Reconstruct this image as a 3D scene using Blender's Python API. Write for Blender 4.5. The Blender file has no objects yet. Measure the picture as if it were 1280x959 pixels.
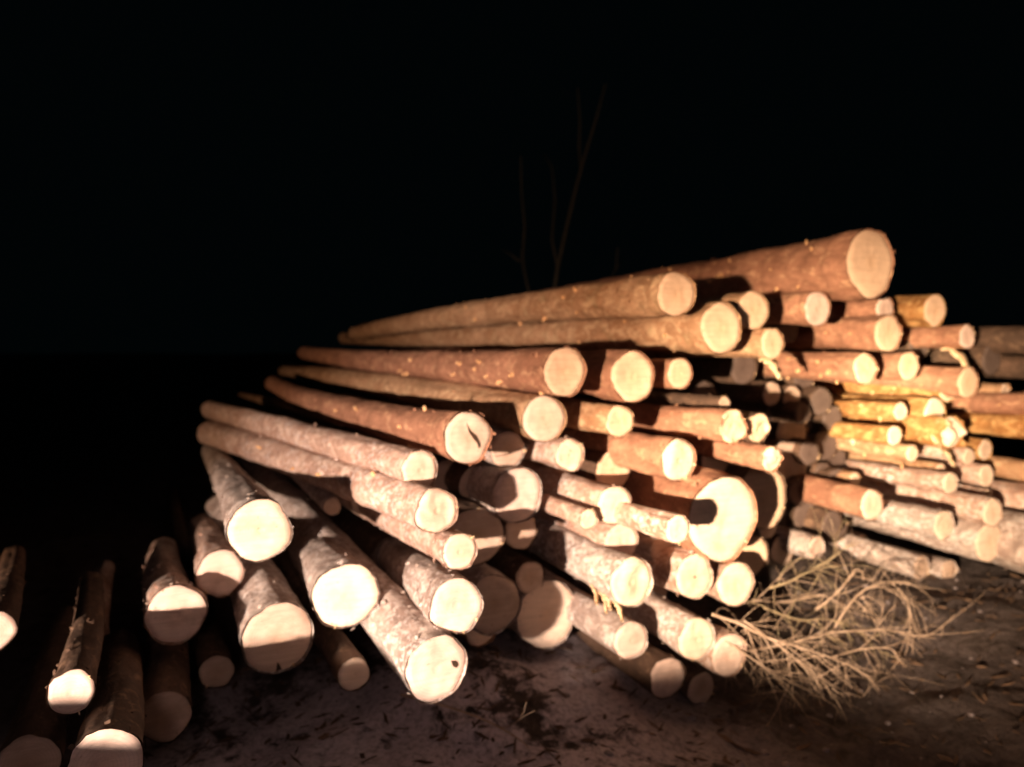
import bpy, math, random
from mathutils import Vector, Matrix, noise
R = math.radians
rnd = random.Random(7)
scene = bpy.context.scene
col = scene.collection

# ------------------------------------------------------------------ camera
CAM = Vector((0, 0, 1.65))
F_PX = 1000.0
cam_d = bpy.data.cameras.new('camera')
cam = bpy.data.objects.new('camera', cam_d); col.objects.link(cam)
cam.location = CAM
cam.rotation_euler = (R(90 - 2.85), 0, R(-24.2))
cam_d.sensor_width = 36; cam_d.lens = 36 * F_PX / 1280
cam_d.clip_start = .05; cam_d.clip_end = 500
cam_d.dof.use_dof = True; cam_d.dof.focus_distance = 1.9; cam_d.dof.aperture_fstop = 1.8
scene.camera = cam
RM = cam.rotation_euler.to_matrix()
AX_R, AX_U, AX_F = RM @ Vector((1, 0, 0)), RM @ Vector((0, 1, 0)), RM @ Vector((0, 0, -1))

def place(px, py, D):
    """world point seen at photo pixel (px, py) on the plane y = D; also its depth along the view axis"""
    d = AX_R * ((px - 640) / F_PX) - AX_U * ((py - 479.5) / F_PX) + AX_F
    t = D / d.y
    return CAM + d * t, t

# ------------------------------------------------------------------ night sky and lamps
w = bpy.data.worlds.new('World'); scene.world = w; w.use_nodes = True
nt = w.node_tree; bg = nt.nodes['Background']
sky = nt.nodes.new('ShaderNodeTexSky'); sky.sky_type = 'NISHITA'; sky.sun_disc = False
sky.sun_elevation = R(-8); sky.sun_rotation = R(140)
mx = nt.nodes.new('ShaderNodeMixRGB'); mx.blend_type = 'ADD'; mx.inputs[0].default_value = 1
mx.inputs[2].default_value = (.0009, .0020, .0023, 1)
nt.links.new(sky.outputs[0], mx.inputs[1]); nt.links.new(mx.outputs[0], bg.inputs[0])
bg.inputs[1].default_value = 0.5

def spot(name, loc, target, power, color, size, blend, radius):
    d = bpy.data.lights.new(name, 'SPOT'); o = bpy.data.objects.new(name, d); col.objects.link(o)
    o.location = loc; d.energy = power; d.color = color; d.spot_size = R(size); d.spot_blend = blend
    d.shadow_soft_size = radius
    o.rotation_euler = (Vector(target) - Vector(loc)).to_track_quat('-Z', 'Y').to_euler()
    return o
LAMP = Vector((-4.3, -2.5, 1.36))
spot('headlamp', LAMP, (1.9, 3.4, .80), 3300, (1, .60, .36), 66, .9, .07)
spot('headlamp_core', LAMP + Vector((.1, 0, 0)), (.15, 3.0, .72), 4000, (1, .84, .74), 23, 1, .07)
spot('headlamp_middle_beam', LAMP + Vector((.05, 0, 0)), (2.0, 3.3, .25), 4300, (1, .77, .60), 24, 1, .07)
spot('headlamp_right_beam', LAMP + Vector((.1, 0, .02)), (4.2, 3.7, 1.0), 12500, (1, .74, .48), 18, 1, .07)
spot('headlamp_hot_spot', LAMP + Vector((.1, 0, .02)), (4.2, 3.6, 1.27), 12000, (1, .82, .52), 6, 1, .07)
spot('fill_lamp', (-.45, -1.3, 2.0), (1.6, 3.4, .3), 74, (1, .68, .62), 80, 1, .18)  # added weak fill near the camera, lifts the log ends in shadow
scene.view_settings.view_transform = 'Standard'; scene.view_settings.look = 'None'
scene.view_settings.exposure = 0; scene.view_settings.gamma = 1

# ------------------------------------------------------------------ helpers
def tag(o, label=None, cat=None, group=None, kind=None):
    for k, v in (('label', label), ('category', cat), ('group', group), ('kind', kind)):
        if v: o[k] = v
    return o

class MB:
    def __init__(s): s.v = []; s.f = []; s.m = []
    def tube(s, pts, rads, seg=6, cap=True, mi=0):
        b = len(s.v); n = len(pts)
        for i, p in enumerate(pts):
            a = pts[min(i + 1, n - 1)] - pts[max(i - 1, 0)]
            a = a.normalized() if a.length > 1e-9 else Vector((0, 0, 1))
            u = a.cross(Vector((0, 0, 1))) if abs(a.z) < .9 else a.cross(Vector((1, 0, 0)))
            u.normalize(); q = a.cross(u)
            for k in range(seg):
                t = 2 * math.pi * k / seg
                s.v.append(p + (u * math.cos(t) + q * math.sin(t)) * rads[i])
        for i in range(n - 1):
            for k in range(seg):
                k2 = (k + 1) % seg
                s.f.append((b + i * seg + k, b + i * seg + k2, b + (i + 1) * seg + k2, b + (i + 1) * seg + k)); s.m.append(mi)
        if cap:
            s.f.append(tuple(b + k for k in range(seg))[::-1]); s.m.append(mi)
            s.f.append(tuple(b + (n - 1) * seg + k for k in range(seg))); s.m.append(mi)
    def tri(s, a, b, c, mi=0):
        i = len(s.v); s.v += [a, b, c]; s.f.append((i, i + 1, i + 2)); s.m.append(mi)
    def chip(s, c, ax, up, l, wd, th, mi=0):
        """a small flat six-sided sliver of bark or wood"""
        sd = ax.cross(up).normalized(); b = len(s.v)
        for sgn in (0, 1):
            o = up * th * sgn
            s.v += [c - ax * l * .5 + o, c + sd * wd * .5 - ax * l * .15 + o, c + ax * l * .5 + o, c - sd * wd * .45 + ax * l * .1 + o]
        s.f += [(b, b + 1, b + 2, b + 3), (b + 7, b + 6, b + 5, b + 4)] + [(b + k, b + 4 + k, b + 4 + (k + 1) % 4, b + (k + 1) % 4) for k in range(4)]
        s.m += [mi] * 6
    def build(s, name, mats, parent=None, smooth=False, origin=None):
        me = bpy.data.meshes.new(name)
        vs = [tuple(v - origin) for v in s.v] if origin is not None else [tuple(v) for v in s.v]
        me.from_pydata(vs, [], s.f)
        for m in (mats if isinstance(mats, (list, tuple)) else [mats]): me.materials.append(m)
        if smooth: me.polygons.foreach_set('use_smooth', [True] * len(s.f))
        if any(s.m): me.polygons.foreach_set('material_index', s.m)
        me.update()
        o = bpy.data.objects.new(name, me); col.objects.link(o)
        if origin is not None and parent is None: o.location = origin
        if parent: o.parent = parent
        return o

# ------------------------------------------------------------------ materials
def new_mat(name, rough=.85):
    m = bpy.data.materials.new(name); m.use_nodes = True; t = m.node_tree
    p = t.nodes['Principled BSDF']; p.inputs['Roughness'].default_value = rough
    p.inputs['Specular IOR Level'].default_value = .25
    return m, t, p
def N(t, kind, **kw):
    n = t.nodes.new(kind)
    for k, v in kw.items(): setattr(n, k, v)
    return n
def mix(t, fac, a, b, mode='MIX'):
    n = t.nodes.new('ShaderNodeMixRGB'); n.blend_type = mode
    for i, x in enumerate((fac, a, b)):
        if isinstance(x, bpy.types.NodeSocket): t.links.new(x, n.inputs[i])
        elif i == 0: n.inputs[0].default_value = x
        else: n.inputs[i].default_value = (*x, 1)
    return n.outputs[0]
def ramp(t, src, lo, hi, a=0., b=1.):
    n = t.nodes.new('ShaderNodeMapRange'); t.links.new(src, n.inputs[0])
    for i, x in enumerate((lo, hi, a, b)): n.inputs[i + 1].default_value = x
    return n.outputs[0]
def tex(t, scale, detail=4, rough=.6, stretch=(1, 1, 1), w_scale=37., dist=0.):
    co = N(t, 'ShaderNodeTexCoord'); mp = N(t, 'ShaderNodeMapping'); mp.inputs['Scale'].default_value = stretch
    t.links.new(co.outputs['Object'], mp.inputs[0])
    n = N(t, 'ShaderNodeTexNoise', noise_dimensions='4D'); t.links.new(mp.outputs[0], n.inputs['Vector'])
    oi = N(t, 'ShaderNodeObjectInfo'); mu = N(t, 'ShaderNodeMath', operation='MULTIPLY'); mu.inputs[1].default_value = w_scale
    t.links.new(oi.outputs['Random'], mu.inputs[0]); t.links.new(mu.outputs[0], n.inputs['W'])
    n.inputs['Scale'].default_value = scale; n.inputs['Detail'].default_value = detail; n.inputs['Roughness'].default_value = rough
    n.inputs['Distortion'].default_value = dist
    return n.outputs['Fac']
def bump(t, p, src, strength, dist):
    b = N(t, 'ShaderNodeBump'); b.inputs['Strength'].default_value = strength; b.inputs['Distance'].default_value = dist
    t.links.new(src, b.inputs['Height'])
    prev = p.inputs['Normal'].links[0].from_socket if p.inputs['Normal'].links else None
    if prev: t.links.new(prev, b.inputs['Normal'])
    t.links.new(b.outputs[0], p.inputs['Normal'])

def bark_material(name, base, dark, pale, pale_amt, lichen=0., frost=0.):
    m, t, p = new_mat(name, .8)
    big = tex(t, 5, 5, .6, (1, 1, .55)); fine = tex(t, 26, 7, .7, (1, 1, .5), dist=.6); sp = tex(t, 17, 7, .72, (1, 1, .6), 91., .8)
    c = mix(t, ramp(t, big, .35, .65), dark, base)
    c = mix(t, ramp(t, fine, .38, .68, 0, .75), c, tuple(x * .55 for x in dark))
    # places where the outer bark has come off and paler inner bark shows
    lo = .62 - pale_amt * .14
    c = mix(t, ramp(t, sp, lo - .04, lo + .08, 0, .75), c, pale)
    bn = tex(t, 7, 3, .6, (.22, .22, 1.3), 23., .3)
    c = mix(t, ramp(t, bn, .58, .66, 0, .55), c, tuple(x * .7 for x in dark))
    if lichen:
        li = tex(t, 8, 5, .7, (1, 1, 1), 53.)
        c = mix(t, ramp(t, li, .55, .66, 0, lichen), c, (.20, .20, .10))
    if frost:
        fr = tex(t, 46, 3, .7, (1, 1, .8), 71., .4); f2 = tex(t, 3.5, 3, .6, (1, 1, 1), 19.)
        mu = N(t, 'ShaderNodeMath', operation='MULTIPLY'); t.links.new(ramp(t, fr, .50, .60, 0, frost), mu.inputs[0]); t.links.new(ramp(t, f2, .38, .58), mu.inputs[1])
        c = mix(t, mu.outputs[0], c, (.82, .77, .76))
    t.links.new(c, p.inputs['Base Color'])
    bump(t, p, bn, .4, .02); bump(t, p, fine, .7, .014); bump(t, p, sp, .35, .01)
    return m
BARK = {
 'red':  bark_material('red_pine_bark', (.51, .26, .165), (.28, .13, .08), (.66, .40, .24), .35),
 'tan':  bark_material('tan_pine_bark', (.54, .33, .20), (.36, .19, .10), (.68, .47, .29), .6, .25),
 'grey': bark_material('grey_spruce_bark', (.52, .42, .37), (.29, .21, .18), (.70, .60, .54), .65, .1, .7),
 'pink': bark_material('pinkish_bark', (.58, .39, .31), (.34, .20, .15), (.72, .56, .46), .6, 0, .5),
 'dark': bark_material('shade_dark_bark', (.16, .095, .065), (.08, .05, .035), (.30, .19, .12), .3),  # dark bark, also standing in for shade on logs that should stay dim
 'gold': bark_material('golden_pine_bark', (.46, .23, .08), (.26, .11, .035), (.66, .42, .18), .7),
}
def wood_material(name, base, heart, dirt):
    m, t, p = new_mat(name, .75)
    co = N(t, 'ShaderNodeTexCoord'); sx = N(t, 'ShaderNodeSeparateXYZ'); t.links.new(co.outputs['Object'], sx.inputs[0])
    # growth rings: distance from the pith, a little wobbled
    wob = tex(t, 7, 3, .5); ln = N(t, 'ShaderNodeVectorMath', operation='LENGTH')
    cb = N(t, 'ShaderNodeCombineXYZ'); t.links.new(sx.outputs[0], cb.inputs[0]); t.links.new(sx.outputs[1], cb.inputs[1])
    t.links.new(cb.outputs[0], ln.inputs[0])
    ad = N(t, 'ShaderNodeMath', operation='MULTIPLY_ADD'); ad.inputs[1].default_value = .03
    t.links.new(wob, ad.inputs[0]); t.links.new(ln.outputs['Value'], ad.inputs[2])
    sn = N(t, 'ShaderNodeMath', operation='MULTIPLY'); sn.inputs[1].default_value = 620; t.links.new(ad.outputs[0], sn.inputs[0])
    si = N(t, 'ShaderNodeMath', operation='SINE'); t.links.new(sn.outputs[0], si.inputs[0])
    c = mix(t, ramp(t, si.outputs[0], 0, 1, 0, .34), base, tuple(x * .72 for x in base))
    c = mix(t, ramp(t, ad.outputs[0], .03, .075, .5, 0), c, heart)
    big = tex(t, 6, 5, .65); c = mix(t, ramp(t, big, .50, .72, 0, dirt), c, tuple(x * .45 for x in heart))
    saw = tex(t, 9, 5, .75, (.6, 7, 1), 61., .5)
    c = mix(t, ramp(t, saw, .42, .66, 0, .5), c, tuple(x * .6 for x in base))
    sp = tex(t, 60, 2, .5, (1, 1, 1), 11.); c = mix(t, ramp(t, sp, .68, .74, 0, .5), c, (.12, .07, .04))
    t.links.new(c, p.inputs['Base Color'])
    bump(t, p, saw, .6, .006)
    return m
WOOD = {
 'fresh': wood_material('fresh_sawn_wood', (.74, .565, .445), (.56, .37, .25), .55),
 'warm':  wood_material('warm_sawn_wood', (.70, .485, .34), (.58, .36, .22), .30),
 'rosy':  wood_material('rosy_sawn_wood', (.70, .52, .44), (.54, .35, .27), .7),
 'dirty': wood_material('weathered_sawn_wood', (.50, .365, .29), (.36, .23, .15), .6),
}
def plain(name, a, b, sc, rough=.85):
    m, t, p = new_mat(name, rough); f = tex(t, sc, 4, .6)
    t.links.new(mix(t, ramp(t, f, .35, .65), a, b), p.inputs['Base Color']); bump(t, p, f, .3, .004); return m
WOOD['shade_dark'] = wood_material('shade_dark_sawn_wood', (.13, .09, .075), (.09, .06, .05), .5)  # shade of the gap and hollows put into the wood colour
M_SPLINT = plain('pale_splinter_wood', (.74, .55, .36), (.55, .36, .20), 30)
M_KNOT = plain('knot_wood', (.78, .50, .27), (.55, .30, .14), 30)
M_CRACK = plain('dark_crack', (.07, .035, .02), (.03, .018, .01), 20)
M_TWIG = plain('dry_twig_bark', (.52, .39, .30), (.30, .21, .145), 18)
M_GREEN = plain('mossy_twig_bark', (.40, .33, .20), (.24, .17, .11), 18)
M_SAP = plain('sapling_bark', (.018, .014, .009), (.011, .009, .006), 12)
M_LITTER = plain('bark_litter_material', (.16, .10, .065), (.07, .045, .03), 9)
M_SNOWLUMP = plain('dirty_snow_lump', (.30, .26, .27), (.15, .12, .12), 9, .6)

# ------------------------------------------------------------------ ground
def gsm(a, b, x):
    t = max(0, min(1, (x - a) / (b - a))); return t * t * (3 - 2 * t)
SHADE_BANK = [(-3.4, 3.4, 1.05), (-2.3, 2.5, .98), (-1.5, 1.9, .74), (-1.3, 1.35, .76), (-1.4, .8, .82), (-1.5, .2, .745), (-1.65, -.5, .85), (-2.1, -1.2, .88), (-2.6, -2.2, .85), (-3.0, -3.6, .6)]  # crest heights set where the lamp's light is cut off on the piles
CTRL = [(-.2, 3.2, -.12), (.3, 3.3, .0), (.75, 3.9, .04), (1.3, 3.55, .2), (1.9, 3.6, .10), (2.5, 3.3, -.12), (3.3, 3.3, -.1), (4.2, 3.5, .12),
        (5.2, 3.6, .1), (1.2, 2.6, -.05), (2.4, 2.4, -.14), (0, 2.2, -.1), (3.5, 4.8, .2), (4.3, 4.6, .25), (0, 0, 0), (2, 6, .15), (3, 9, .2)]
def ground_z(x, y):
    sw = sz = 0
    for cx, cy, cz in CTRL:
        q = 1 / ((x - cx) ** 2 + (y - cy) ** 2 + .08) ** 1.6; sw += q; sz += q * cz
    far = gsm(6, 14, math.hypot(x - 2, y - 3))
    z = (sz / sw) * (1 - far) + .15 * far
    z += .05 * noise.noise((x * 1.6, y * 1.6, 3)) + .028 * noise.noise((x * 5, y * 5, 9)) + .014 * noise.noise((x * 14, y * 14, 1))
    z += .6 * far * noise.noise((x * .05, y * .05, 5))
    # unseen bank left of the piles, added and shaped to block low light
    for i in range(len(SHADE_BANK) - 1):
        a, b = SHADE_BANK[i], SHADE_BANK[i + 1]
        dx, dy = b[0] - a[0], b[1] - a[1]; L2 = dx * dx + dy * dy
        t = ((x - a[0]) * dx + (y - a[1]) * dy) / L2; t = max(0, min(1, t))
        d = math.hypot(x - a[0] - dx * t, y - a[1] - dy * t)
        if d < .9:
            h = a[2] + (b[2] - a[2]) * t + .07 * noise.noise((x * 3, y * 3, 7))
            z = max(z, z + (h - z) * (1 - gsm(.05, .85, d)))
    return z
gx = [-60, -40, -25, -15, -10, -7, -5]; x = -4.0
while x < 7: gx.append(x); x += .045
gx += [8, 10, 13, 18, 28, 45, 70, 120]
gy = [-40, -20, -10, -6]; y = -4.0
while y < 2: gy.append(y); y += .09
while y < 5: gy.append(y); y += .035
while y < 9: gy.append(y); y += .25
gy += [10, 12, 15, 20, 30, 50, 80, 140]
g = MB(); nx = len(gx)
for yy in gy:
    for xx in gx: g.v.append(Vector((xx, yy, ground_z(xx, yy))))
for j in range(len(gy) - 1):
    for i in range(nx - 1):
        g.f.append((j * nx + i, j * nx + i + 1, (j + 1) * nx + i + 1, (j + 1) * nx + i)); g.m.append(0)
mg, t, p = new_mat('frozen_ground', .8)
a_ = tex(t, 1.7, 6, .65, (1, 1, 1), 0); b_ = tex(t, 9, 7, .7, (1, 1, 1), 0, .8); c_ = tex(t, 40, 4, .6, (1, 1, 1), 0)
cc = mix(t, ramp(t, b_, .35, .65), (.035, .026, .022), (.12, .09, .08))
sn_f = N(t, 'ShaderNodeMath', operation='MULTIPLY_ADD'); t.links.new(b_, sn_f.inputs[0]); sn_f.inputs[1].default_value = .6; t.links.new(a_, sn_f.inputs[2])
gco = N(t, 'ShaderNodeTexCoord'); gse = N(t, 'ShaderNodeSeparateXYZ'); t.links.new(gco.outputs['Object'], gse.inputs[0])
thin = ramp(t, gse.outputs[0], 1.5, 2.6, 1, .06)     # snow colour cut towards the right stack, darkening ground that came out too lit
sn_m = N(t, 'ShaderNodeMath', operation='MULTIPLY'); t.links.new(ramp(t, sn_f.outputs[0], .68, .76, 0, .95), sn_m.inputs[0]); sn_y = N(t, 'ShaderNodeMath', operation='MULTIPLY'); t.links.new(thin, sn_y.inputs[0]); t.links.new(ramp(t, gse.outputs[1], 3.3, 4.2, 1, .04), sn_y.inputs[1])
t.links.new(sn_y.outputs[0], sn_m.inputs[1])      # and cut behind the stacks too, so lamp-lit ground there goes dark
cc = mix(t, sn_m.outputs[0], cc, (.72, .63, .69))
cc = mix(t, ramp(t, c_, .45, .7, 0, .6), cc, (.03, .02, .015))
t.links.new(cc, p.inputs['Base Color']); bump(t, p, b_, .9, .07); bump(t, p, c_, .7, .015)
tag(g.build('ground', mg, smooth=True), kind='structure')

# ------------------------------------------------------------------ logs
SEG = 40
VPX, VPY = 190., 430.
BUILT = []
def outline(seed, k, rag, lobe):
    a = 2 * math.pi * k / SEG
    c, s = math.cos(a), math.sin(a)
    r = 1 + .055 * noise.noise((c * 1.2, s * 1.2, seed)) * 2 + .02 * noise.noise((c * 4, s * 4, seed + 9))
    if lobe:
        d = abs((a + lobe[0] + math.pi) % (2 * math.pi) - math.pi)
        r += lobe[1] * math.exp(-(d / .3) ** 2)
    return r
def make_log(px, py, ry, D, far=None, L=None, bark='grey', end='fresh', rag=0., label='', group='', knots=0, flakes=26,
             taper=None, lobe=None, crack=None, tilt=(0, 0), peel=None):
    idx = len(BUILT); seed = idx * 7.31
    rr = random.Random(idx + 3)
    P, z = place(px, py, D); rad = ry / F_PX * z
    if taper is None: taper = rr.uniform(.12, .22)
    if far:
        fx, fy = far[0], far[1]
        if len(far) > 2: q = ry / far[2] * (1 - taper)
        else: q = min(6, math.hypot(px - VPX, py - VPY) / max(12, math.hypot(fx - VPX, fy - VPY)))
        dq = AX_R * ((fx - 640) / F_PX) - AX_U * ((fy - 479.5) / F_PX) + AX_F
        Q = CAM + dq * (z * q)
        ax = (Q - P); full = ax.length; ax.normalize()
        if L != 'x':      # a short visible length says little about the tilt
            wt = min(.85, full / 2.0); ax = (ax * wt + Vector((0, 1, 0)) * (1 - wt)).normalized()
        if L is None: L = rr.uniform(4.3, 4.9)
        elif L == 'x': L = full
    else:
        ax = Vector((rr.uniform(-.02, .02), 1, rr.uniform(-.012, .012))).normalized()
        if L is None: L = rr.uniform(4.2, 4.9)
    if taper is None: taper = rr.uniform(.12, .22)
    # local frame: z along the log, away from the viewer
    zax = ax; xax = Vector((0, 0, 1)).cross(zax).normalized() * -1; yax = zax.cross(xax).normalized()
    M = Matrix((( xax.x, yax.x, zax.x, P.x), (xax.y, yax.y, zax.y, P.y), (xax.z, yax.z, zax.z, P.z), (0, 0, 0, 1)))
    root = bpy.data.objects.new('log', None); col.objects.link(root); root.empty_display_size = .1
    root.matrix_world = M
    tag(root, label, 'log', group)
    BUILT.append((P, ax, rad, L, label, taper))
    ring = [outline(seed, k, rag, lobe) for k in range(SEG)]
    # --- bark
    b = MB(); zs = []; s = 0; step = rad * .16
    while s < L: zs.append(s); s += step; step *= 1.045
    zs.append(L)
    bend = Vector((rr.uniform(-1, 1), rr.uniform(-1, 1))) * .05 * min(1, L / 4.5)
    def center(s): return bend * math.sin(math.pi * s / L) if L > 1 else bend * 0
    def rad_at(s):
        u = s / L
        return rad * (1 - taper * u + .07 * math.exp(-s / (rad * 1.6)))
    rk = []
    for i, s in enumerate(zs):
        c = center(s); base = rad_at(s)
        for k in range(SEG):
            a = 2 * math.pi * k / SEG; ca, sa = math.cos(a), math.sin(a)
            o = ring[k] * (1 - min(1, s * 1.2)) + outline(seed + 3, k, 0, None) * min(1, s * 1.2)
            n = .10 * noise.noise((ca * 1.6, sa * 1.6, s * 3 + seed)) + .06 * noise.noise((ca * 4, sa * 4, s * 9 + seed)) \
                + .03 * noise.noise((ca * 9, sa * 9, s * 24 + seed))
            r_ = base * (o + n * min(1, s * 8 + .25))
            zz = s
            if i == 0:
                zz = -rag * rad * 1.6 * max(0, noise.noise((ca * 1.7, sa * 1.7, seed + 5)) + .1) - abs(rr.gauss(0, .003 + .01 * rag)) if rag else rr.gauss(0, .0025)
                if rag: zz = max(zz, -rad * .9)
            b.v.append(Vector((c.x + r_ * ca, c.y + r_ * sa, zz)))
    for i in range(len(zs) - 1):
        for k in range(SEG):
            k2 = (k + 1) % SEG
            b.f.append((i * SEG + k, i * SEG + k2, (i + 1) * SEG + k2, (i + 1) * SEG + k)); b.m.append(0)
    e = len(zs) - 1
    b.f.append(tuple(e * SEG + k for k in range(SEG))); b.m.append(0)
    b.f = [tuple(reversed(f)) for f in b.f]
    b.build('bark', BARK[bark], root, smooth=True)
    # --- sawn face, its rim just inside the bark
    f = MB(); NR = 9
    tl = (tilt[0] + rr.uniform(-.05, .05), tilt[1] + rr.uniform(-.04, .04))
    f.v.append(Vector((0, 0, 0)))
    for j in range(1, NR + 1):
        u = j / NR
        for k in range(SEG):
            a = 2 * math.pi * k / SEG
            r_ = rad * 1.05 * (ring[k] + .03 * noise.noise((math.cos(a) * 4, math.sin(a) * 4, seed)) * u) * .965 * u
            if j == NR: r_ *= 1.012
            x_, y_ = r_ * math.cos(a), r_ * math.sin(a)
            zz = x_ * tl[0] + y_ * tl[1] - .004 + .003 * noise.noise((x_ * 30, y_ * 30, seed))
            if rag: zz -= rag * rad * 1.5 * max(0, noise.noise((x_ / rad * 1.2, y_ / rad * 1.2, seed)) + .15) + rag * .012 * noise.noise((x_ * 70, y_ * 70, seed))
            if j == NR: zz += .010
            f.v.append(Vector((x_, y_, zz)))
    for k in range(SEG): f.f.append((0, 1 + (k + 1) % SEG, 1 + k)); f.m.append(0)
    for j in range(NR - 1):
        for k in range(SEG):
            k2 = (k + 1) % SEG; o = 1 + j * SEG
            f.f.append((o + k, o + k2, o + SEG + k2, o + SEG + k)); f.m.append(0)
    f.build('sawn_face', WOOD[end], root, smooth=True)
    # --- loose bark flakes, knots, splinters
    if flakes:
        q = MB()
        for _ in range(flakes):
            s = rr.random() ** 1.5 * min(L, 3.2); a = rr.uniform(0, 2 * math.pi)
            c = center(s); r_ = rad_at(s) * (1.0 + .03)
            up = Vector((math.cos(a), math.sin(a), 0)); tg = Vector((-up.y, up.x, 0))
            dr = (Vector((0, 0, 1)) * rr.uniform(-1, 1) + tg * rr.uniform(-.7, .7) + up * rr.uniform(-.1, .75)).normalized()
            pos = Vector((c.x, c.y, s)) + up * r_
            nrm = dr.cross(tg if abs(dr.dot(tg)) < .8 else Vector((0, 0, 1))).normalized()
            q.chip(pos, dr, nrm, rr.uniform(.008, .032), rr.uniform(.006, .02), .002)
        tag(q.build('bark_flakes', BARK[bark], root), kind='stuff')
    if knots:
        q = MB()
        for _ in range(knots):
            s = rr.uniform(.05, 1) ** 1.0 * min(L, 2.6); a = rr.uniform(math.pi * .55, math.pi * 1.45)
            c = center(s); up = Vector((math.cos(a), math.sin(a), -rr.uniform(.1, .5))).normalized()
            pos = Vector((c.x, c.y, s)) + Vector((math.cos(a), math.sin(a), 0)) * rad_at(s) * .96
            kr = rr.uniform(.005, .011)
            q.tube([pos, pos + up * .012, pos + up * rr.uniform(.015, .03)], [kr * 1.5, kr, kr * .8], 7)
        tag(q.build('knots', M_KNOT, root), kind='stuff')
    ns = int(3 + rag * 40)
    q = MB(); ca0 = rr.uniform(0, 6.28)
    for _ in range(ns):
        a = rr.gauss(ca0, .35) if _ % 3 else rr.uniform(0, 6.28); k = int(a / (2 * math.pi) * SEG) % SEG
        up = Vector((math.cos(a), math.sin(a), 0)); pos = up * rad * ring[k] * 1.0
        l = rr.uniform(.005, .018) * (1 + rag * 1.6)
        dr = (up * rr.uniform(.1, .9) + Vector((0, 0, -rr.uniform(.3, 1)))).normalized()
        sd = Vector((-up.y, up.x, 0)) * rr.uniform(.002, .006)
        b0 = pos - up * .006 + Vector((0, 0, .004))
        q.tri(b0 - sd, b0 + sd, pos + dr * l); q.tri(b0 + sd, b0 + up * .004, pos + dr * l); q.tri(b0 + up * .004, b0 - sd, pos + dr * l)
    tag(q.build('splinters', M_SPLINT, root), kind='stuff')
    if crack:
        q = MB(); pts = [Vector((cx * rad, -cy * rad, -.0085)) for cx, cy, _ in crack]
        for i in range(len(pts) - 1):
            a, c = pts[i], pts[i + 1]; d = (c - a).normalized(); n = Vector((-d.y, d.x, 0))
            wa, wc = crack[i][2] * rad, crack[i + 1][2] * rad
            i0 = len(q.v); q.v += [a - n * wa, a + n * wa, c + n * wc, c - n * wc, a - n * wa + Vector((0, 0, .006)), a + n * wa + Vector((0, 0, .006)), c + n * wc + Vector((0, 0, .006)), c - n * wc + Vector((0, 0, .006))]
            q.f += [(i0, i0 + 1, i0 + 2, i0 + 3), (i0 + 4, i0 + 7, i0 + 6, i0 + 5), (i0, i0 + 4, i0 + 5, i0 + 1), (i0 + 2, i0 + 6, i0 + 7, i0 + 3)]; q.m += [0] * 4
        q.build('crack', M_CRACK, root)
    if peel:
        # a torn strip of pale inner bark hanging from the log: list of (angle, along, length, width)
        for (a, s0, l, wd) in peel:
            a = -a
            q = MB(); up = Vector((math.cos(a), math.sin(a), 0)); tg = Vector((-up.y, up.x, 0)); n = 9
            for i in range(n):
                u = i / (n - 1)
                c = Vector((0, 0, s0)) + up * rad_at(s0) * 1.02 - Vector((0, 0, 1)) * l * u * .8 + up * (l * .35 * u * u) + Vector((0, 1, 0)) * l * .5 * u * u
                hw = wd * (1 - .55 * u) * (1 + .3 * math.sin(i * 2.3)) * .5
                for sg in (-1, 1):
                    q.v.append(c + tg * hw * sg + up * .004 * math.sin(i * 1.7 + sg)); q.v.append(c + tg * hw * sg - up * .005)
            for i in range(n - 1):
                o = i * 4
                for (A, B) in ((0, 1), (1, 3), (3, 2), (2, 0)):
                    q.f.append((o + A, o + B, o + 4 + B, o + 4 + A)); q.m.append(0)
            q.f += [(0, 1, 3, 2), (n * 4 - 4, n * 4 - 2, n * 4 - 1, n * 4 - 3)]; q.m += [0, 0]
            q.build('torn_bark_strip', M_SPLINT, root, smooth=True)
    return root

GL, GM, GR, GD = 'logs at the front of the left stack', 'logs of the middle stack', 'logs of the right stack', 'shadowed logs deep in the gap between the stacks'
GU = 'long logs along the top of the stack'
def L(*a, **k):
    if k.get('group') == GR: a = a[:3] + (a[3] + .12,) + a[4:]
    make_log(*a, **k)
# ---- long logs on the top and upper left side, their far ends in view
L(1089,328,39,3.30,(452,413),'x','red','warm',label='topmost log, thick red-brown trunk with small pale knots, highest on the stack',group=GU,knots=28,lobe=(4.6,.10),taper=.30,flakes=50)
L(846,368,27,3.05,(440,418),'x','tan','warm',label='long tan log directly left of and below the topmost red-brown log',group=GU,knots=8,taper=.25,flakes=60)
L(902,410,29,3.15,(430,423),'x','tan','warm',label='thick tan log under the second highest log, small branch stub beside its sawn end',group=GU,knots=6,taper=.25,flakes=60)
L(706,465,29,3.05,(378,441),'x','red','warm',label='orange-brown log with round clean sawn end in the upper row, long side fully lit',group=GU,knots=14,taper=.25,flakes=60)
L(681,524,28,3.15,(354,464),'x','tan','fresh',label='pale yellowish log end below the orange-brown upper row log, thin lit strip running far back',group=GU,taper=.35,flakes=40)
L(586,548,31,2.95,(340,479),'x','red','fresh',label='orange-brown log with a dark wedge-shaped crack in its bright sawn end',group=GU,knots=7,taper=.25,flakes=70,
  crack=[(-.12,.62,.01),(.02,.28,.05),(.22,.05,.09),(.40,-.22,.05),(.42,-.42,.01)],tilt=(0,.1))
L(525,588,23,3.0,(262,512,11),'x','pink','fresh',label='slim log squeezed between two long upper left logs, only the top of its end lit',group=GU,taper=-.1,flakes=60)
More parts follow.
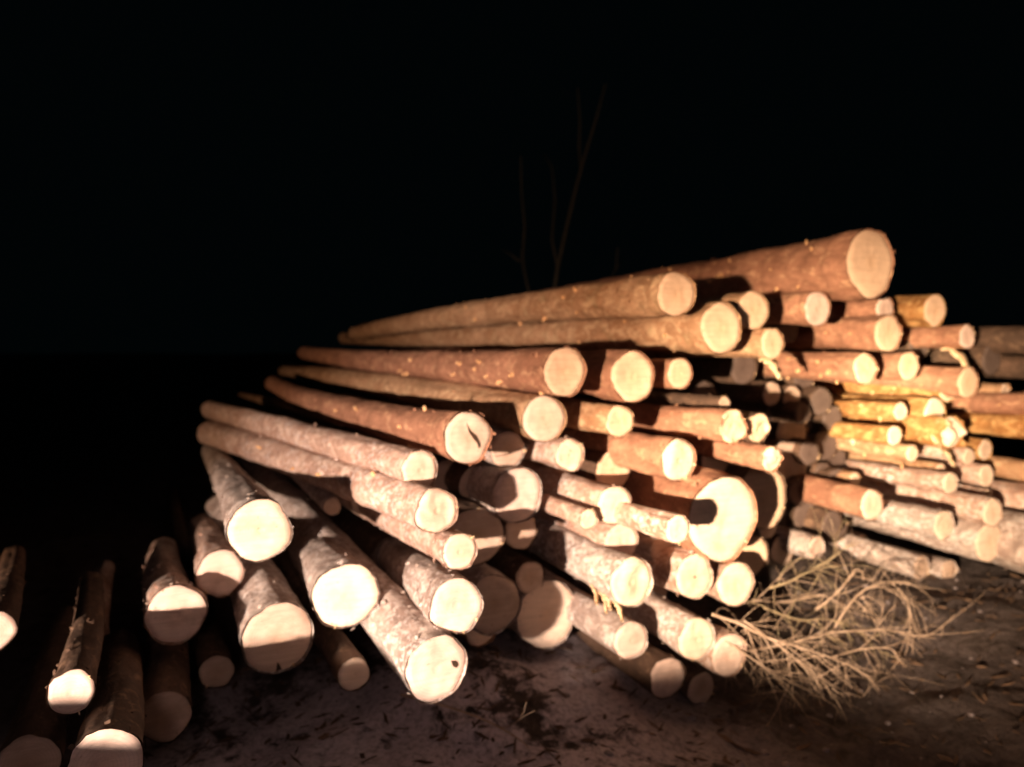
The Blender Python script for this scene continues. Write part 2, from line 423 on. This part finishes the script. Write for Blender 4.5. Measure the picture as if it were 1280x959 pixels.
L(545,639,27,2.75,(262,541,15),'x','pink','fresh',label='long pinkish log with bright cream end, lowest of those reaching furthest left',group=GU,knots=5,taper=-.28,flakes=90,rag=.12)
L(425,522,11,5.6,(300,493),'x','tan','warm',label='thin log far back on the left, only a pale strip of its side showing',group=GU,taper=.5,flakes=10)
# ---- left stack, front ends
L(462,622,24,4.0,None,None,'pink','fresh',label='bright cream log end peeking out below the long pinkish log',group=GL)
L(325,663,36,3.0,(277,585,15),None,'grey','fresh',.05,label='glaring white sawn end, highest of the big lit log ends on the far left',group=GL,flakes=90,tilt=(.05,0))
L(433,745,38,3.1,(373,655,19),None,'grey','fresh',label='big bright cream log end with shaded lower rim, right of the glaring white one',group=GL,flakes=70)
L(220,768,34,3.35,(202,695,17),1.9,'pink','rosy',.06,label='leftmost of the big half-lit logs, white upper half and shaded lower half',group=GL,flakes=70)
L(275,717,27,3.57,(248,650,12),2.2,'pink','rosy',label='smaller log with a thin lit crescent on its dusky face, between two big bright logs',group=GL,flakes=40,tilt=(0,0))
L(347,798,41,3.10,(318,730,28),2.6,'grey','dirty',label='large dusky log end with a notch at its bottom edge, below the glaring white one',group=GL,flakes=40,
  crack=[(.02,-.98,.09),(.0,-.84,.05),(-.02,-.72,.01)])
L(545,836,40,2.65,(478,765,30),None,'grey','rosy',label='lowest big lit log of the left stack, dark knot right on its pinkish face',group=GL,flakes=70,
  crack=[(.50,.16,.02),(.58,.10,.08),(.64,.02,.08),(.66,-.06,.02)],rag=.04)
L(570,757,32,2.65,(432,646,10),None,'grey','rosy',label='thick pinkish-grey log with ringed bark, directly above the lowest big lit log',group=GL,flakes=90,rag=.06)
L(574,690,22,2.72,(462,641),None,'pink','fresh',label='bright small log end under the long pinkish log, bark chips on its side',group=GL,flakes=60,rag=.05)
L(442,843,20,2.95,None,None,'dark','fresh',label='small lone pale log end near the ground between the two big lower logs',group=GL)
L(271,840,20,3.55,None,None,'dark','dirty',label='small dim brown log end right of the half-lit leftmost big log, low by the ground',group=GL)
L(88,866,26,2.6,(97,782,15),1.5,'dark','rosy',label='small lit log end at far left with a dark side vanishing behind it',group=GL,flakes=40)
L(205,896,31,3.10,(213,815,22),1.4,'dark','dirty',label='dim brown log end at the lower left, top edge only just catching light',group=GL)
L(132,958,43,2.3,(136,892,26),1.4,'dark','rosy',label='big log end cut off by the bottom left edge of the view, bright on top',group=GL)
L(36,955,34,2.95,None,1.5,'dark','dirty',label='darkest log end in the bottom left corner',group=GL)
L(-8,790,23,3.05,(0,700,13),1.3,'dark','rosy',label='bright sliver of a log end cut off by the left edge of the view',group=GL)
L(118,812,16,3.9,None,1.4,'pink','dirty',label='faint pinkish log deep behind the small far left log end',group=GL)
L(415,633,11,3.75,None,None,'grey','dirty',label='tiny log end in the dark hollow under the long pinkish log',group=GL)
# ---- centre
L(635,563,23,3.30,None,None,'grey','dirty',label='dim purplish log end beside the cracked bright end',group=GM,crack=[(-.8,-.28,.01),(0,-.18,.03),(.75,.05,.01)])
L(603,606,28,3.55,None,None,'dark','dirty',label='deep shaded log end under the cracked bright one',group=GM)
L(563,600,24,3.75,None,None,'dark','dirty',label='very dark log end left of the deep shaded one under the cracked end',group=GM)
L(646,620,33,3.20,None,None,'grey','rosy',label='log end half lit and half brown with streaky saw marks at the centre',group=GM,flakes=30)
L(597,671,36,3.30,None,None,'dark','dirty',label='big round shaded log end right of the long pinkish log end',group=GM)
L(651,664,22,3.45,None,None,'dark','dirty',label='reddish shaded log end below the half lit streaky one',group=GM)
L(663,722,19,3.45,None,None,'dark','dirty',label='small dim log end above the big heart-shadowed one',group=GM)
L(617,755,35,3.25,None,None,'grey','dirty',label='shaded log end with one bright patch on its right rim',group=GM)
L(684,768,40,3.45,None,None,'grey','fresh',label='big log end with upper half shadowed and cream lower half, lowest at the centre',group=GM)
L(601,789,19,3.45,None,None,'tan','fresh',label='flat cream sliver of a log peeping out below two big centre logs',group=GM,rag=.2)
L(791,471,29,3.15,(735,468),None,'red','warm',label='round peach log end in the upper row right of the clean orange-brown log',group=GM,knots=3,rag=.06)
L(850,467,18,3.25,(822,466),None,'red','warm',label='short small log end at the right of the upper row of three',group=GM)
L(942,388,23,3.3,None,None,'tan','warm',label='peach log end tucked behind the thick tan log near the top',group=GM,flakes=30)
L(966,430,18,3.25,(930,432),None,'tan','warm',label='small peach log end below the tucked-in one, torn bark piece beneath it',group=GM,peel=[(5.2,.10,.10,.09),(4.7,.04,.12,.08)])
L(1022,386,20,3.45,None,None,'red','rosy',label='pale log end directly under the topmost red-brown log',group=GM)
L(775,527,19,3.05,(716,522),None,'tan','warm',label='small peach log end with thick knotty tan side, below the upper row',group=GM,flakes=40)
L(712,569,19,3.15,(672,562),None,'pink','fresh',.1,label='small ragged bright log end right of the pale yellowish one',group=GM)
L(848,576,26,2.95,(745,560),None,'red','fresh',label='salmon-barked log with bright end above the biggest log end',group=GM,flakes=60,rag=.08,tilt=(0,.1))
L(915,533,20,2.9,(815,522),None,'red','warm',label='brown log with ragged splintered end sticking out left of the dark gap',group=GM,rag=.22,flakes=40,taper=.1)
L(946,535,18,2.97,None,None,'dark','warm',label='torn jagged log end just right of the splintered brown one',group=GM,rag=.28)
L(964,574,15,2.85,(935,570),None,'red','fresh',label='small ragged bright stump-like log end at the edge of the dark gap',group=GM,rag=.25)
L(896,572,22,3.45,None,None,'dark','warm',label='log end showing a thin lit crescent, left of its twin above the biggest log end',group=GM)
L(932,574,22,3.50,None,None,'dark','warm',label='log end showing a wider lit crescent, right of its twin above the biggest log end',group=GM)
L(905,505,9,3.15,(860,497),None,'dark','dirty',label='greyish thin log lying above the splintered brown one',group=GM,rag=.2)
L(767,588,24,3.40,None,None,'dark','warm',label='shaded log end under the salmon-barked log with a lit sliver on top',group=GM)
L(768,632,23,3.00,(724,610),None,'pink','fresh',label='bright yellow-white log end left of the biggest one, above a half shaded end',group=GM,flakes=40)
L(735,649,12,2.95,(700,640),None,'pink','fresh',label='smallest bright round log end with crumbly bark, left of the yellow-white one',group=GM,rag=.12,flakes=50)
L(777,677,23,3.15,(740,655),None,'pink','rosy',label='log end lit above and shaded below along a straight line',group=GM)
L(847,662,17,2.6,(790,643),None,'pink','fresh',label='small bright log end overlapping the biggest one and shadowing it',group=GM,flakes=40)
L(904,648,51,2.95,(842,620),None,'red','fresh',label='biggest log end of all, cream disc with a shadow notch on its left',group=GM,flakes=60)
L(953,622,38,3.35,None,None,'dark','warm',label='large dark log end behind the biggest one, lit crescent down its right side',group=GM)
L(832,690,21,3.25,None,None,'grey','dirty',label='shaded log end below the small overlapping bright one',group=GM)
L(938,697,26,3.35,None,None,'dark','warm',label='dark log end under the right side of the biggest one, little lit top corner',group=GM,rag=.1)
L(788,728,29,2.90,(716,697),None,'grey','fresh',label='bright log end with torn pale bark strips hanging from its lower side',group=GM,rag=.12,flakes=70,
  peel=[(4.0,.08,.05,.05),(3.85,.18,.07,.05),(4.3,.04,.05,.05),(4.1,.14,.08,.035),(4.2,.02,.07,.03)])
L(868,721,27,3.05,None,None,'pink','fresh',label='round cream log end with a small brown pith dot directly below the biggest one',group=GM,crack=[(-.03,-.05,.02),(0,0,.03),(.03,.05,.02)])
L(920,731,27,3.10,(893,712),None,'pink','fresh',label='pinkish-white log end at the right, beside the twiggy brush',group=GM)
L(789,800,23,3.00,(742,768),None,'grey','rosy',label='pinkish log end under the one with torn bark strips',group=GM,flakes=40)
L(871,799,26,2.95,(826,764),None,'grey','fresh',.05,label='cream log end in the lowest lit row, left of the twig-crossed one',group=GM,flakes=50)
L(911,820,26,2.95,(880,796),None,'pink','rosy',label='log end with thin twigs crossing it, at the foot of the stack beside the brush',group=GM,flakes=30)
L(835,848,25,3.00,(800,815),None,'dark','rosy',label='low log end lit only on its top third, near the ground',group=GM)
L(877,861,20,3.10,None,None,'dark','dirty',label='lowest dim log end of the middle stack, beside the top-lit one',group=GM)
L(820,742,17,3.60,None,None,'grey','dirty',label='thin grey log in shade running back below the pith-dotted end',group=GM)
# ---- the gap
gap = [(965,492,14,'first dim log end in the top left of the dark gap'),(990,497,14,'dim log end second from left along the top of the dark gap'),
 (990,540,24,'bluish dim log end, clearest one in the upper part of the dark gap'),(1027,502,16,'reddish dim log end at the top right of the dark gap'),
 (1040,523,15,'small dim log end on the right border of the dark gap'),(1033,556,19,'oval dim log end halfway down the right side of the dark gap'),
 (984,588,34,'largest dim log end in the dark gap behind the small ragged stump'),(1029,592,13,'small barely visible log end in the middle of the dark gap'),
 (1012,645,25,'wide dim log end low in the dark gap'),(978,688,18,'grey dim log end at the bottom left of the dark gap')]
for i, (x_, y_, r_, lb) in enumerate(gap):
    L(x_, y_, r_, 3.93 + .04 * (i % 3), None, None, 'dark', 'dirty' if x_ < 1000 else 'shade_dark', label=lb, group=GD, flakes=6)
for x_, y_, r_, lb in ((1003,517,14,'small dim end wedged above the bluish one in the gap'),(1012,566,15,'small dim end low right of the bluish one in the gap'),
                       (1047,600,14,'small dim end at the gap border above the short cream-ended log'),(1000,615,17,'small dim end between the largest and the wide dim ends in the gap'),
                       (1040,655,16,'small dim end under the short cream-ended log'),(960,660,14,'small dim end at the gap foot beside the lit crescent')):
    L(x_, y_, r_, 3.86, None, 3.0, 'dark', 'dirty' if x_ < 990 else 'shade_dark', label=lb, group=GD, flakes=6)
L(1019,685,14,3.7,None,None,'grey','rosy',.25,label='small lit chunk of log standing alone at the foot of the dark gap',group=GD,tilt=(.1,.2))
L(1077,679,11,4.2,None,None,'dark','dirty',label='tiny dim log end between the dark gap and the right stack foot',group=GD)
L(1067,549,8,3.9,None,None,'tan','fresh',.5,label='tiny splintered bright tip on the right edge of the dark gap',group=GD)
L(1068,600,9,3.75,None,None,'tan','fresh',.1,label='tiny bright log tip at the lower right of the dark gap',group=GD)
# ---- right stack
L(1106,386,15,3.60,(1050,384),None,'red','rosy',label='flat half-hidden pale log end under the topmost log on its right',group=GR)
L(1110,417,22,3.45,(1020,416),None,'red','warm',label='thick dark red log in the right stack, below the flat half-hidden end',group=GR,knots=8,flakes=40)
L(1169,388,19,3.60,(1130,387),None,'gold','warm',label='highest log end of the right stack, right of the topmost red-brown log',group=GR)
L(1209,421,14,3.50,(1140,421),None,'red','rosy',label='slim log with a torn pointed bark piece under its small pale end',group=GR,peel=[(4.9,.16,.24,.12)])
L(1082,461,19,3.35,(925,456),None,'red','warm',label='long reddish-tan log spanning above the dark gap, row of knots on its side',group=GR,knots=30,flakes=50)
L(1136,458,17,3.50,(1097,457),None,'red','warm',label='pale oval log end between two reddish logs of the same row in the right stack',group=GR,knots=3)
L(1210,479,18,3.45,(1140,474),None,'red','warm',label='dark red log with two bright knots near the right side',group=GR,knots=6)
L(1184,489,13,3.60,(1060,487),None,'gold','warm',label='knotty golden log running just above the splintered bright mass',group=GR,knots=50)
L(1255,489,9,3.70,(1215,489),None,'tan','fresh',label='small fuzzy bright log tip near the right edge',group=GR,rag=.3)
L(1126,514,11,3.45,(1075,512),None,'gold','fresh',label='small golden log end left above the splintered bright mass',group=GR,knots=8)
L(1169,516,18,3.50,(1130,514),None,'gold','fresh',label='round yellow-lit log end next to the splintered bright mass',group=GR)
L(1118,545,12,3.40,(1085,541),None,'gold','fresh',label='clipped yellow log end below the small golden one',group=GR)
L(1188,541,20,3.35,(1140,536),None,'gold','fresh',label='splintered brightest yellow log end of the right stack',group=GR,rag=.5,flakes=60,
  peel=[(3.6,.05,.14,.07),(2.2,.04,.14,.06),(4.6,.05,.12,.09)])
L(1300,505,14,3.40,(1215,504),None,'red','warm',label='reddish log side leaving the right edge just above the yellow glow',group=GR,knots=6)
L(1310,534,15,3.35,(1215,531),None,'gold','warm',label='golden log side leaving the right edge beside the splintered bright end',group=GR,knots=6)
L(1232,562,12,3.45,None,None,'gold','fresh',label='bright rounded log end right of and below the splintered one',group=GR)
L(1140,567,10,3.35,(1075,561),None,'tan','fresh',label='thin log with small bright end, first below the splintered bright mass',group=GR,knots=6)
L(1211,571,10,3.40,(1155,565),None,'pink','fresh',label='thin log with half-round bright end left of the bright rounded one',group=GR)
L(1176,588,8,3.40,(1072,578),None,'tan','fresh',label='very thin pole with bright tip above the long lit thin log',group=GR)
L(1157,590,7,3.50,None,None,'tan','fresh',label='tiny bright pole tip left of the very thin pole tip',group=GR)
L(1188,604,13,3.20,(1075,590),None,'pink','fresh',label='long lit thin log with narrow oval white end in the middle of the right stack',group=GR,knots=5,flakes=30)
L(1233,595,13,3.35,(1200,589),None,'pink','fresh',label='short-sided bright log end right of the long lit thin log',group=GR)
L(1300,592,13,3.30,(1245,586),None,'tan','fresh',label='tan log side cut off at the right edge with bright underside',group=GR)
L(1234,621,9,3.40,(1190,612),None,'pink','fresh',label='sliver of a bright log end directly above the narrow white oval one on the right',group=GR)
L(1241,641,17,3.15,(1120,617),None,'pink','fresh',label='smooth pinkish log with narrow white oval end low in the right stack',group=GR,flakes=30)
L(1090,632,19,3.25,(1040,618),None,'red','fresh',label='short cream-ended log at the lower left corner of the right stack',group=GR,flakes=40)
L(1180,657,18,3.15,(1100,640),None,'grey','fresh',label='grey-pink log in the bottom row of the right stack with rough ragged underside',group=GR,flakes=60,rag=.08)
L(1200,662,15,3.40,None,None,'grey','fresh',label='bright log end half hidden behind the grey-pink bottom row log',group=GR)
L(1237,678,24,3.20,(1205,668),None,'grey','fresh',label='wide greyish-white log end at the lower right of the right stack',group=GR)
L(1320,690,36,2.95,(1245,655),None,'grey','fresh',label='huge grey log side filling the lower right edge of the right stack',group=GR,flakes=60)
L(1300,628,20,3.25,(1250,614),None,'pink','fresh',label='pink-tinted log side at the right edge above the huge grey one',group=GR,flakes=30)
L(1151,710,14,3.45,(1105,694),None,'grey','dirty',label='small greyish log stub left of its pair below the right stack',group=GR,rag=.1)
L(1186,713,13,3.50,(1165,704),None,'grey','dirty',label='small greyish log stub right of its pair below the right stack',group=GR,rag=.2)
L(1214,797,18,3.30,None,None,'dark','dirty',label='dim brown log end alone on the dark ground at the lower right',group=GR)
L(1305,425,18,3.55,(1255,423),None,'dark','warm',label='dim reddish log side at the right edge, highest of those cut off there',group=GR)
L(1310,462,15,3.60,(1260,459),None,'dark','warm',label='dim reddish log side at the right edge, second of those cut off there',group=GR)
# hidden supports deeper inside the stacks
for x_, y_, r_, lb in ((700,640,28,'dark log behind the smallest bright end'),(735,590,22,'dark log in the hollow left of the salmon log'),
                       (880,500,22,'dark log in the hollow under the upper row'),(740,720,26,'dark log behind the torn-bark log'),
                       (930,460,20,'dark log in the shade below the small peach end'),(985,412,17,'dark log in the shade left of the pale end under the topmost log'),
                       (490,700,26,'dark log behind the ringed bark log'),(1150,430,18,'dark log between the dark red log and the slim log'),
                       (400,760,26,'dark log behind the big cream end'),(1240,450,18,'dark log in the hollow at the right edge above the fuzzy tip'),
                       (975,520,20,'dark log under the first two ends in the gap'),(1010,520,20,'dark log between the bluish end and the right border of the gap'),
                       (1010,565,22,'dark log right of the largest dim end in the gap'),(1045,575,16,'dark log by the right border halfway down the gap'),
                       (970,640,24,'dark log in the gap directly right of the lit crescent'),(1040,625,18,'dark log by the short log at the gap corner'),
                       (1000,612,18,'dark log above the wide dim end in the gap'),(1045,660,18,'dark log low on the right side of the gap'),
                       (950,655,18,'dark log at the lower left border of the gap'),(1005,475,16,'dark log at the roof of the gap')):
    L(x_, y_, r_, 4.02 if x_ < 940 or x_ > 1060 or y_ < 470 else 4.08, None, None, 'dark', 'shade_dark', label=lb + ', barely visible', group='logs hidden in hollows of the stack', flakes=0)

# ------------------------------------------------------------------ brush: a heap of dry branches at the foot of the stack
def branch(name_label, stem_px, D0, D1, r0, twigs, mat, seed, green=False):
    rr = random.Random(seed)
    pts = []
    n = len(stem_px)
    for i, (a, b) in enumerate(stem_px):
        pts.append(place(a, b, D0 + (D1 - D0) * i / (n - 1))[0])
    # smooth the stem
    fine = []
    for i in range(n - 1):
        p0, p1, p2, p3 = pts[max(i - 1, 0)], pts[i], pts[i + 1], pts[min(i + 2, n - 1)]
        for k in range(6):
            u = k / 6
            fine.append(.5 * ((2 * p1) + (p2 - p0) * u + (2 * p0 - 5 * p1 + 4 * p2 - p3) * u * u + (3 * p1 - p0 - 3 * p2 + p3) * u ** 3))
    fine.append(pts[-1])
    root = bpy.data.objects.new('dry_branch', None); col.objects.link(root); root.location = pts[0]
    tag(root, name_label, 'branch', 'dry branches heaped at the foot of the stack')
    m = len(fine)
    s = MB(); s.tube(fine, [r0 * (1 - .75 * i / m) for i in range(m)], 7)
    s.build('stem', mat, root, True, origin=pts[0])
    q = MB()
    for _ in range(int(twigs * .62)):
        i = rr.randrange(1, m - 1); d = (fine[i + 1] - fine[i - 1]).normalized()
        side = Vector((rr.uniform(-1, 1), rr.uniform(-1, 1), rr.uniform(-1, .8))).normalized()
        v = (d * rr.uniform(.2, 1.3) + side * rr.uniform(.3, 1.2)).normalized()
        ln = rr.uniform(.12, .55) * (1 - .4 * i / m); k = 6; pp = [fine[i].copy()]; curl = Vector((rr.uniform(-1, 1), rr.uniform(-1, 1), rr.uniform(-1.4, .6))) * .2
        for j in range(k): v = (v + curl + Vector((rr.gauss(0, .06), rr.gauss(0, .06), rr.gauss(0, .06)))).normalized(); pp.append(pp[-1] + v * ln / k)
        rt = rr.uniform(.0009, .0034) * rr.uniform(.7, 1); q.tube(pp, [rt * (1 - .7 * j / k) for j in range(k + 1)], 4, False)
        if rr.random() < .75:
            for _ in range(rr.randint(1, 4)):
                j = rr.randrange(1, k); v2 = ((pp[j + 1] - pp[j]).normalized() + Vector((rr.uniform(-.8, .8), rr.uniform(-.8, .8), rr.uniform(-.8, .8)))).normalized()
                l2 = ln * rr.uniform(.2, .5); q.tube([pp[j], pp[j] + v2 * l2 * .5, pp[j] + v2 * l2 + Vector((0, 0, -.01))], [rt * .7, rt * .55, rt * .3], 4, False)
    tag(q.build('twigs', mat, root, True, origin=pts[0]), kind='stuff')
BR = [
 ('thick dry branch crossing the brush heap down to its lower tip', [(890,768),(925,780),(960,797),(1038,822),(1085,847),(1122,894)], 3.0, 2.8, .0075, 60, M_TWIG),
 ('long dry branch running right across the heap to an upturned tip', [(930,815),(1007,800),(1038,791),(1110,788),(1147,796),(1170,789),(1194,768)], 3.05, 3.0, .0075, 55, M_TWIG),
 ('arched dry branch bowing over the top right of the heap', [(1040,790),(1063,754),(1085,735),(1113,727),(1138,730),(1160,743)], 3.1, 3.05, .006, 34, M_TWIG),
 ('forked dry twig hanging from the arched branch', [(1116,730),(1128,742),(1135,754),(1141,775),(1148,794)], 3.06, 3.0, .004, 10, M_TWIG),
 ('dry branch with drooping end in the right middle of the heap', [(1038,822),(1080,811),(1112,811),(1122,822),(1137,838),(1147,847),(1165,868)], 2.95, 2.9, .005, 30, M_TWIG),
 ('long thin twig trailing out to the lower right on the ground', [(1080,842),(1107,860),(1147,875),(1185,891),(1205,903),(1221,921)], 2.9, 2.85, .0042, 10, M_TWIG),
 ('mossy green branch along the upper left of the heap', [(962,735),(985,728),(1007,716),(1030,705),(1050,691)], 3.2, 3.15, .006, 26, M_GREEN),
 ('curly dry twig sticking up at the top of the heap', [(1020,762),(1045,742),(1062,722),(1070,712),(1078,716),(1080,726)], 3.15, 3.1, .0055, 16, M_TWIG),
 ('dry branch fanning twigs from the log ends toward the ground', [(905,800),(935,820),(965,840),(1000,858),(1040,880)], 2.95, 2.85, .005, 46, M_TWIG),
 ('dry branch lying low along the front of the heap', [(930,776),(975,808),(1020,843),(1060,866),(1110,882)], 2.95, 2.8, .005, 50, M_TWIG),
 ('mossy thin branch in the middle of the heap', [(955,760),(1000,775),(1040,775),(1080,795),(1115,830)], 3.15, 3.05, .005, 50, M_GREEN),
 ('dry branch in the back of the heap below the gap', [(940,750),(985,752),(1030,745),(1065,765),(1100,775)], 3.3, 3.25, .006, 46, M_TWIG),
]
for i, (lb, px_, d0, d1, r_, tw, m_) in enumerate(BR): branch(lb, px_, d0, d1, r_, tw, m_, i + 40)
# the long thin stem lying on the ground at the centre front
branch('long thin stick lying on the dark ground at the front centre', [(500,868),(560,884),(610,902),(650,925),(670,945)], 3.15, 2.85, .006, 4, M_TWIG, 91)

# ------------------------------------------------------------------ litter and snow lumps on the ground
q = MB(); rr = random.Random(5)
for _ in range(1200):
    x_ = rr.uniform(-.6, 5.2); y_ = rr.uniform(1.9, 4.2) if rr.random() < .8 else rr.uniform(0, 5)
    c = Vector((x_, y_, ground_z(x_, y_) + rr.uniform(0, .02)))
    a = rr.uniform(0, 6.28); ax_ = Vector((math.cos(a), math.sin(a), rr.uniform(-.4, .4))).normalized()
    up = ax_.cross(Vector((rr.uniform(-1, 1), rr.uniform(-1, 1), .2))).normalized()
    q.chip(c, ax_, up, rr.uniform(.02, .10), rr.uniform(.008, .03), .004)
tag(q.build('bark_litter', M_LITTER), 'dark bark chips and wood litter strewn over the frozen ground', 'litter', None, 'stuff')
q = MB()
def lump(q, c, r, rr):
    b = len(q.v); n, mrows = 8, 5; ph = rr.uniform(0, 99)
    for j in range(mrows + 1):
        th = math.pi * j / mrows
        for k in range(n):
            a = 2 * math.pi * k / n
            d = Vector((math.sin(th) * math.cos(a), math.sin(th) * math.sin(a), math.cos(th) * .6))
            q.v.append(c + d * r * (1 + .5 * noise.noise(d * 2 + Vector((ph, 0, 0)))))
    for j in range(mrows):
        for k in range(n):
            k2 = (k + 1) % n; q.f.append((b + j * n + k, b + (j + 1) * n + k, b + (j + 1) * n + k2, b + j * n + k2)); q.m.append(0)
for _ in range(260):
    x_ = rr.uniform(-.6, 5.2); y_ = rr.uniform(1.8, 3.9)
    lump(q, Vector((x_, y_, ground_z(x_, y_))), rr.uniform(.005, .02), rr)
tag(q.build('snow_lumps', M_SNOWLUMP, smooth=True), 'small crumbs of dirty snow scattered over the ground', 'snow', None, 'stuff')

# ------------------------------------------------------------------ bare saplings behind the stack
def sapling(label, stems, D, r0):
    base = place(*stems[0][0], D)[0]
    root = bpy.data.objects.new('bare_sapling', None); col.objects.link(root)
    gz = ground_z(base.x, base.y); root.location = (base.x, base.y, gz)
    tag(root, label, 'tree', 'bare saplings behind the stack')
    for i, st in enumerate(stems):
        pts = [place(a, b, D + .15 * k * (1 if i % 2 else -1))[0] for k, (a, b) in enumerate(st)]
        if i == 0: pts = [Vector((pts[0].x + .03, pts[0].y, gz - .1))] + pts
        m = len(pts); ra = r0 * (1 if i == 0 else .6)
        s = MB(); s.tube(pts, [ra * (1 - .8 * k / m) for k in range(m)], 7)
        if i:
            s.build('limb', M_SAP, root, True, origin=root.location)
        else: s.build('trunk', M_SAP, root, True, origin=root.location)
SD = 8.6
sapling('tallest bare forked sapling behind the logs, its thin top leaning right', [[(693,362),(697,335),(707,290),(720,235),(731,195),(745,150),(757,105)], [(697,335),(690,300),(694,250),(690,210),(680,192)], [(726,215),(724,185),(725,150),(722,110)]], SD, .028)
sapling('slim bare sapling left of the tall forked one', [[(662,368),(655,338),(653,320),(656,285),(652,240),(651,195)], [(650,327),(638,318),(628,312)]], SD, .02)
sapling('short bare shoot behind the logs right of the tall forked sapling', [[(765,348),(770,335),(772,310)], [(768,340),(777,326)], [(765,345),(757,350)]], SD, .018)

# label sanity
seen = {}
for o in scene.objects:
    if o.parent is None and 'label' in o:
        if o['label'] in seen: print('DUP LABEL', o['label'])
        seen[o['label']] = 1
        n = len(o['label'].split())
        if not 4 <= n <= 16: print('LABEL LENGTH', n, o['label'])
